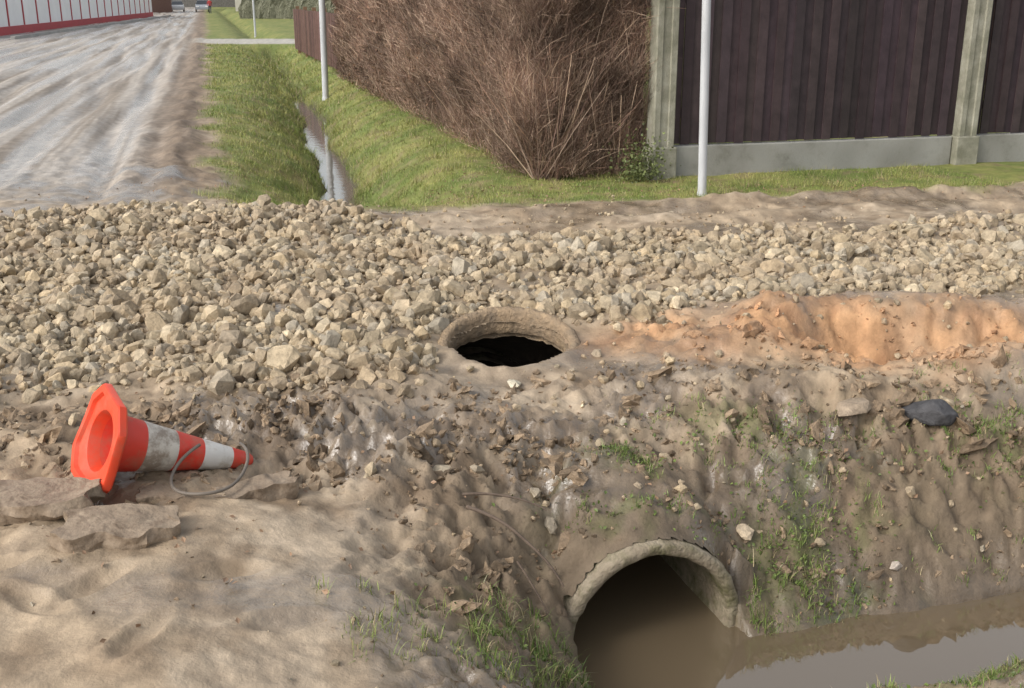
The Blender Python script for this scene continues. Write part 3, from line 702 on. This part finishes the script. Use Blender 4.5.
slab(-1.32,3.80,.22,.12,.06,.1,(.12,.0),4,.0)
slab(-2.05,3.5,.3,.2,.07,.4,(.1,.1),5,.0)
M_bark=sim_mat("root_bark",(.09,.065,.05),(.15,.11,.08),scale=30)
def root(pts,r):
    cu=bpy.data.curves.new("tree_root",'CURVE'); cu.dimensions='3D'; cu.bevel_depth=r; sp=cu.splines.new('NURBS'); sp.points.add(len(pts)-1); sp.use_endpoint_u=True
    for i,(p,q) in enumerate(zip(sp.points,pts)): p.co=(q[0],q[1],max(q[2],float(H(q[0],q[1]))+.004),1); p.radius=1-.6*i/len(pts)
    cu.materials.append(M_bark); link(bpy.data.objects.new("tree_root",cu))
root([(-.18,3.95,-.12),(-.05,3.9,-.14),(.05,3.86,-.22),(.16,3.8,-.30),(.2,3.78,-.38)],.008)
root([(-.2,4.02,-.1),(-.06,4.05,-.10),(.06,4.02,-.12),(.14,4.0,-.16)],.006)
root([(.02,3.8,-.28),(.1,3.74,-.38),(.16,3.7,-.5)],.005)

# ------------------------------------------------------------------ far background
M_white=sim_mat("white_wall_panel",(.76,.76,.76),(.82,.82,.82),scale=1,rough=.7)
M_redp=sim_mat("red_wall_paint",(.42,.05,.06),(.36,.05,.06),scale=1,rough=.6)
M_grey=sim_mat("grey_kerb",(.30,.29,.27),(.38,.37,.35),scale=1,rough=.9)
wa=np.array([-24.6,52.0]); wb=np.array([-37.0,118.0]); wl=np.linalg.norm(wb-wa); wd=(wb-wa)/wl; ex=(wd[0],wd[1],0); ey=(-abs(wd[1]),wd[0],0)
w=empty("white_boundary_wall")
boxes("panels",[((wa[0],wa[1],0),ex,ey,EZ,wl,.2,3.1)],M_white,w)
face=(-np.array(ey)*.06)
lst=[((wa[0]+face[0],wa[1]+face[1],-.1),ex,ey,EZ,wl,.3,.5),((wa[0]+face[0],wa[1]+face[1],2.9),ex,ey,EZ,wl,.3,.25)]
s=0
while s<wl:
    q=wa+wd*s; lst.append(((q[0]+face[0]*.8,q[1]+face[1]*.8,.41),ex,ey,EZ,.16,.25,2.48)); s+=3.4
boxes("red_trim",lst,M_redp,w)
boxes("grey_kerb_stone",[((wa[0]+1.9,wa[1],-.1),ex,ey,EZ,wl,.18,.22)],M_grey)
M_brown=sim_mat("brown_timber",(.14,.085,.05),(.20,.12,.07),scale=3,rough=.8)
gp=empty("gate_pillar")
boxes("pillar",[((-24.9,49.5,-.1),(1,0,0),(0,1,0),EZ,.7,.7,2.9)],M_brown,gp,.03)
boxes("pillar_cap",[((-25.0,49.4,2.8),(1,0,0),(0,1,0),EZ,.9,.9,.15)],M_grey,gp,.03)
lf=empty("low_picket_fence")
q=O+A*(HL+.4)
boards("pickets",(q[0]+.25,q[1]+.1,0),(A[0],A[1],0),(B[0],B[1],0),15,.05,1.42,.13,lf,(.13,.075,.06))
for k in range(6):
    qq=q+A*k*2.9; boxes("low_post_%d"%k,[((qq[0]+.32,qq[1]+.12,-.1),(A[0],A[1],0),(B[0],B[1],0),EZ,.1,.12,1.62)],M_brown,lf)
M_roof=sim_mat("roof_tiles",(.16,.07,.05),(.22,.10,.07),scale=3,rough=.8); M_plas=sim_mat("pale_plaster",(.50,.47,.40),(.58,.55,.48),scale=1)
M_glass=sim_mat("window_glass",(.03,.035,.04),(.05,.055,.06),rough=.15,spec=.6); M_dark=sim_mat("dark_brick",(.16,.09,.07),(.22,.12,.09),scale=5)
def house(name,x,y,w_,d_,h_,rz,wall):
    e=empty(name,(x,y,0)); e.rotation_euler=(0,0,rz)
    boxes("walls",[((-w_/2,-d_/2,-.2),(1,0,0),(0,1,0),EZ,w_,d_,h_+.2)],wall,e)
    V=[(-w_/2-.4,-d_/2-.4,h_-.05),(w_/2+.4,-d_/2-.4,h_-.05),(w_/2+.4,d_/2+.4,h_-.05),(-w_/2-.4,d_/2+.4,h_-.05),(-w_/2-.4,0,h_+d_*.45),(w_/2+.4,0,h_+d_*.45)]
    me=bpy.data.meshes.new("roof"); me.from_pydata(V,[],[(0,1,5,4),(2,3,4,5),(0,4,3),(1,2,5),(0,3,2,1)]); me.materials.append(M_roof); link(bpy.data.objects.new("roof",me),e)
    l=[];f=[]
    n=int(w_//2.4)
    for i in range(n):
        if i==n//2: l.append(((-w_/2+1+i*2.4,-d_/2-.05,0.1),(1,0,0),(0,1,0),EZ,1.0,.1,2.1)); continue
        l.append(((-w_/2+1+i*2.4,-d_/2-.03,.9),(1,0,0),(0,1,0),EZ,1.1,.1,1.3)); f.append(((-w_/2+.9+i*2.4,-d_/2-.08,.8),(1,0,0),(0,1,0),EZ,1.3,.12,.09))
    boxes("windows_and_door",l,M_glass,e); boxes("sills",f,M_white,e)
    boxes("chimney",[((w_*.2,-.3,h_+d_*.25),(1,0,0),(0,1,0),EZ,.6,.6,d_*.3)],M_dark,e)
house("plaster_house",-33,165,12,9,4,.1,M_plas); house("plaster_house",-22,120,10,8,3.5,.25,M_plas)
house("brick_house",-52,150,12,9,4,-.1,M_dark); house("brick_house",12,30,12,9,4,.26,M_dark)
def hedge_row(name,x0,y0,x1,y1,w_,h_,c1,c2):
    n=60; V=[];F_=[]
    for i in range(n):
        t_=i/(n-1); bx=x0+(x1-x0)*t_; by=y0+(y1-y0)*t_
        for k,(a,b) in enumerate(((-.5,0),(-.55,.5),(-.35,.95),(.35,.97),(.55,.5),(.5,0))):
            j=random.uniform(-.12,.12); V.append((bx+a*w_+j,by+j,b*h_*random.uniform(.88,1.1)))
    for i in range(n-1):
        for k in range(5): F_.append((i*6+k,i*6+k+1,(i+1)*6+k+1,(i+1)*6+k))
    mkmesh(name,V,F_,sim_mat(name+"_mat",c1,c2,scale=4,rough=1,bump=1,bscale=9,bdist=.2))
hedge_row("far_hedge",-45,122,-60,190,1.5,2.2,(.07,.045,.04),(.13,.08,.07))
hedge_row("far_green_hedge",-24,104,-12,100,1.5,1.8,(.13,.13,.09),(.20,.20,.14))
hedge_row("far_treeline",-120,230,120,240,8,9,(.10,.095,.085),(.17,.16,.145))
def bare_tree(name,x,y,h,seed):
    rr=random.Random(seed); P=[];Q=[];W=[]
    def br(p,d,l,w,lv):
        q=p+d*l; P.append(p);Q.append(q);W.append(w)
        if lv==0: return
        for _ in range(3 if lv>1 else 4):
            nd=(d+Vector((rr.gauss(0,.45),rr.gauss(0,.45),rr.gauss(.1,.2)))).normalized(); br(p+d*l*rr.uniform(.5,1),nd,l*rr.uniform(.55,.8),w*.6,lv-1)
    br(Vector((x,y,-.1)),Vector((0,0,1)),h*.35,h*.025,5)
    V=[];F_=[]
    for p,q,w_ in zip(P,Q,W):
        d=(q-p).normalized(); s1=d.orthogonal().normalized(); s2=d.cross(s1); b=len(V)
        for pt,ww in ((p,w_),(q,w_*.65)):
            for k in range(4):
                a=k*math.pi/2; V.append(tuple(pt+(s1*math.cos(a)+s2*math.sin(a))*ww))
        for k in range(4): F_.append((b+k,b+(k+1)%4,b+4+(k+1)%4,b+4+k))
    mkmesh(name,V,F_,M_brown)
for i,(tx,ty,th) in enumerate([(-28,128,9),(-18,108,8),(-14,92,7),(-48,160,11),(-30,150,9),(-60,140,12),(8,60,9),(20,45,8)]): bare_tree("bare_tree",tx,ty,th,i)
def car(name,x,y,rz,colr):
    e=empty(name,(x,y,float(H(x,y)))); e.rotation_euler=(0,0,rz)
    M_p=sim_mat(name+"_paint",colr,colr,rough=.3,spec=.5,bump=0)
    prof=[(-2.1,.3),(-2.15,.6),(-2.05,.85),(-1.2,.95),(1.3,.98),(2.0,.92),(2.1,.6),(2.05,.3)]
    cab=[(-1.3,.94),(-.65,1.42),(.9,1.45),(1.55,.97)]
    for nm,pr,hwid,top,mt in (("body",prof,.85,.82,M_p),("cabin",cab,.80,.62,M_glass)):
        n=len(pr); V=[(a,-hwid,b) for a,b in pr]+[(a,hwid,b) for a,b in pr]
        if nm=="cabin": V=[(a,(-hwid if b<1 else -top),b) for a,b in pr]+[(a,(hwid if b<1 else top),b) for a,b in pr]
        me=bpy.data.meshes.new(nm); me.from_pydata(V,[],[tuple(range(n)),tuple(range(2*n-1,n-1,-1))]+[(i,i+n,(i+1)%n+n,(i+1)%n) for i in range(n)]); me.materials.append(mt)
        o=link(bpy.data.objects.new(nm,me),e); b=o.modifiers.new('b','BEVEL'); b.width=.06; b.segments=3
    boxes("roof_panel",[((-.6,-.6,1.43),(1,0,0),(0,1,0),EZ,1.45,1.2,.04)],M_p,e)
    for i,(a,b) in enumerate(((-1.3,-.8),(1.3,-.8),(-1.3,.8),(1.3,.8))):
        bpy.ops.mesh.primitive_torus_add(major_radius=.22,minor_radius=.1,location=(a,b,.31),rotation=(math.pi/2,0,0)); o=bpy.context.object; o.name="wheel_%d"%i; o.parent=e; o.data.materials.append(M_drk)
    boxes("head_lights",[((-2.17,-.75,.62),(1,0,0),(0,1,0),EZ,.06,.35,.15),((-2.17,.4,.62),(1,0,0),(0,1,0),EZ,.06,.35,.15)],M_white,e)
car("parked_car",-41,152,math.radians(105),(.35,.37,.40))
car("parked_car",-46,158,math.radians(105),(.6,.6,.6))
def person(name,x,y):
    e=empty(name,(x,y,float(H(x,y))))
    J={'pel':(0,0,.95,.13),'wai':(0,0,1.08,.12),'che':(0,0,1.3,.15),'nec':(0,0,1.47,.06),'hea':(0,-.01,1.58,.09),'top':(0,0,1.70,.07),
     'hl':(.09,0,.9,.09),'kl':(.10,-.16,.5,.062),'al':(.10,-.2,.09,.045),'tl':(.10,-.33,.04,.035),
     'hr':(-.09,0,.9,.09),'kr':(-.10,.05,.48,.062),'ar':(-.10,.28,.14,.045),'tr':(-.10,.2,.03,.035),
     'sl':(.19,0,1.4,.065),'el':(.25,.1,1.15,.045),'wl':(.25,.06,.9,.033),'ml':(.25,.0,.8,.028),
     'sr':(-.19,0,1.4,.065),'er':(-.25,-.06,1.15,.045),'wr':(-.25,-.18,.93,.033),'mr':(-.25,-.24,.84,.028)}
    E=[('pel','wai'),('wai','che'),('che','nec'),('nec','hea'),('hea','top'),('pel','hl'),('hl','kl'),('kl','al'),('al','tl'),('pel','hr'),('hr','kr'),('kr','ar'),('ar','tr'),('che','sl'),('sl','el'),('el','wl'),('wl','ml'),('che','sr'),('sr','er'),('er','wr'),('wr','mr')]
    ks=list(J); me=bpy.data.meshes.new("body"); me.from_pydata([J[k][:3] for k in ks],[(ks.index(a),ks.index(b)) for a,b in E],[])
    o=link(bpy.data.objects.new("tmpbody",me)); o.modifiers.new('s','SKIN'); o.modifiers.new('u','SUBSURF').levels=2
    sv=me.skin_vertices[0].data
    for i,k in enumerate(ks): sv[i].radius=(J[k][3],)*2; sv[i].use_root=(k=='pel')
    dg=bpy.context.evaluated_depsgraph_get(); m2=bpy.data.meshes.new_from_object(o.evaluated_get(dg)); bpy.data.objects.remove(o)
    m2.materials.clear()
    for mt in (sim_mat("trousers",(.03,.035,.05)),sim_mat("red_jacket",(.32,.04,.04)),sim_mat("skin_tone",(.5,.3,.22)),sim_mat("hair_dark",(.04,.03,.02)),M_drk): m2.materials.append(mt)
    for p in m2.polygons:
        c=p.center; zz=c.z; p.use_smooth=True
        hand=abs(c.x)>.2 and zz<.9
        p.material_index=2 if hand else (4 if zz<.1 else 0 if zz<.92 else 1 if zz<1.48 else (3 if zz>1.64 or c.y>.03 else 2))
    link(bpy.data.objects.new("body",m2),e); e.rotation_euler=(0,0,.2)
person("pedestrian",-35.0,133)

# ------------------------------------------------------------------ world, sun, camera
wd_=bpy.data.worlds.new("World"); scene.world=wd_; wd_.use_nodes=True
N,K=wd_.node_tree.nodes,wd_.node_tree.links
bg=N['Background']; sky=N.new('ShaderNodeTexSky'); sky.sky_type='NISHITA'; sky.sun_disc=False
SAZ=math.radians(-125); SEL=math.radians(38)
sky.sun_elevation=SEL; sky.sun_rotation=SAZ; sky.air_density=1.2; sky.dust_density=3.5; sky.ozone_density=1
hs=N.new('ShaderNodeHueSaturation'); hs.inputs['Saturation'].default_value=.3; hs.inputs['Value'].default_value=1.65
K.new(sky.outputs['Color'],hs.inputs['Color']); K.new(hs.outputs['Color'],bg.inputs['Color']); bg.inputs['Strength'].default_value=.15
sd=bpy.data.lights.new("sun",'SUN'); sd.energy=1.2; sd.angle=math.radians(14); sd.color=(1,.97,.92)
so=link(bpy.data.objects.new("sun",sd))
dirv=Vector((math.sin(SAZ)*math.cos(SEL),math.cos(SAZ)*math.cos(SEL),math.sin(SEL)))
so.rotation_euler=dirv.to_track_quat('Z','Y').to_euler(); so.location=(0,0,30)
cam=bpy.data.cameras.new("camera"); cam.sensor_width=36; cam.lens=36*1098/1024; cam.clip_end=2000; cam.clip_start=.05
co=link(bpy.data.objects.new("camera",cam)); co.location=(0,0,1.8); co.rotation_euler=(math.radians(90-17.5),0,0)
scene.camera=co
scene.view_settings.view_transform='Standard'; scene.view_settings.look='None'; scene.view_settings.exposure=0
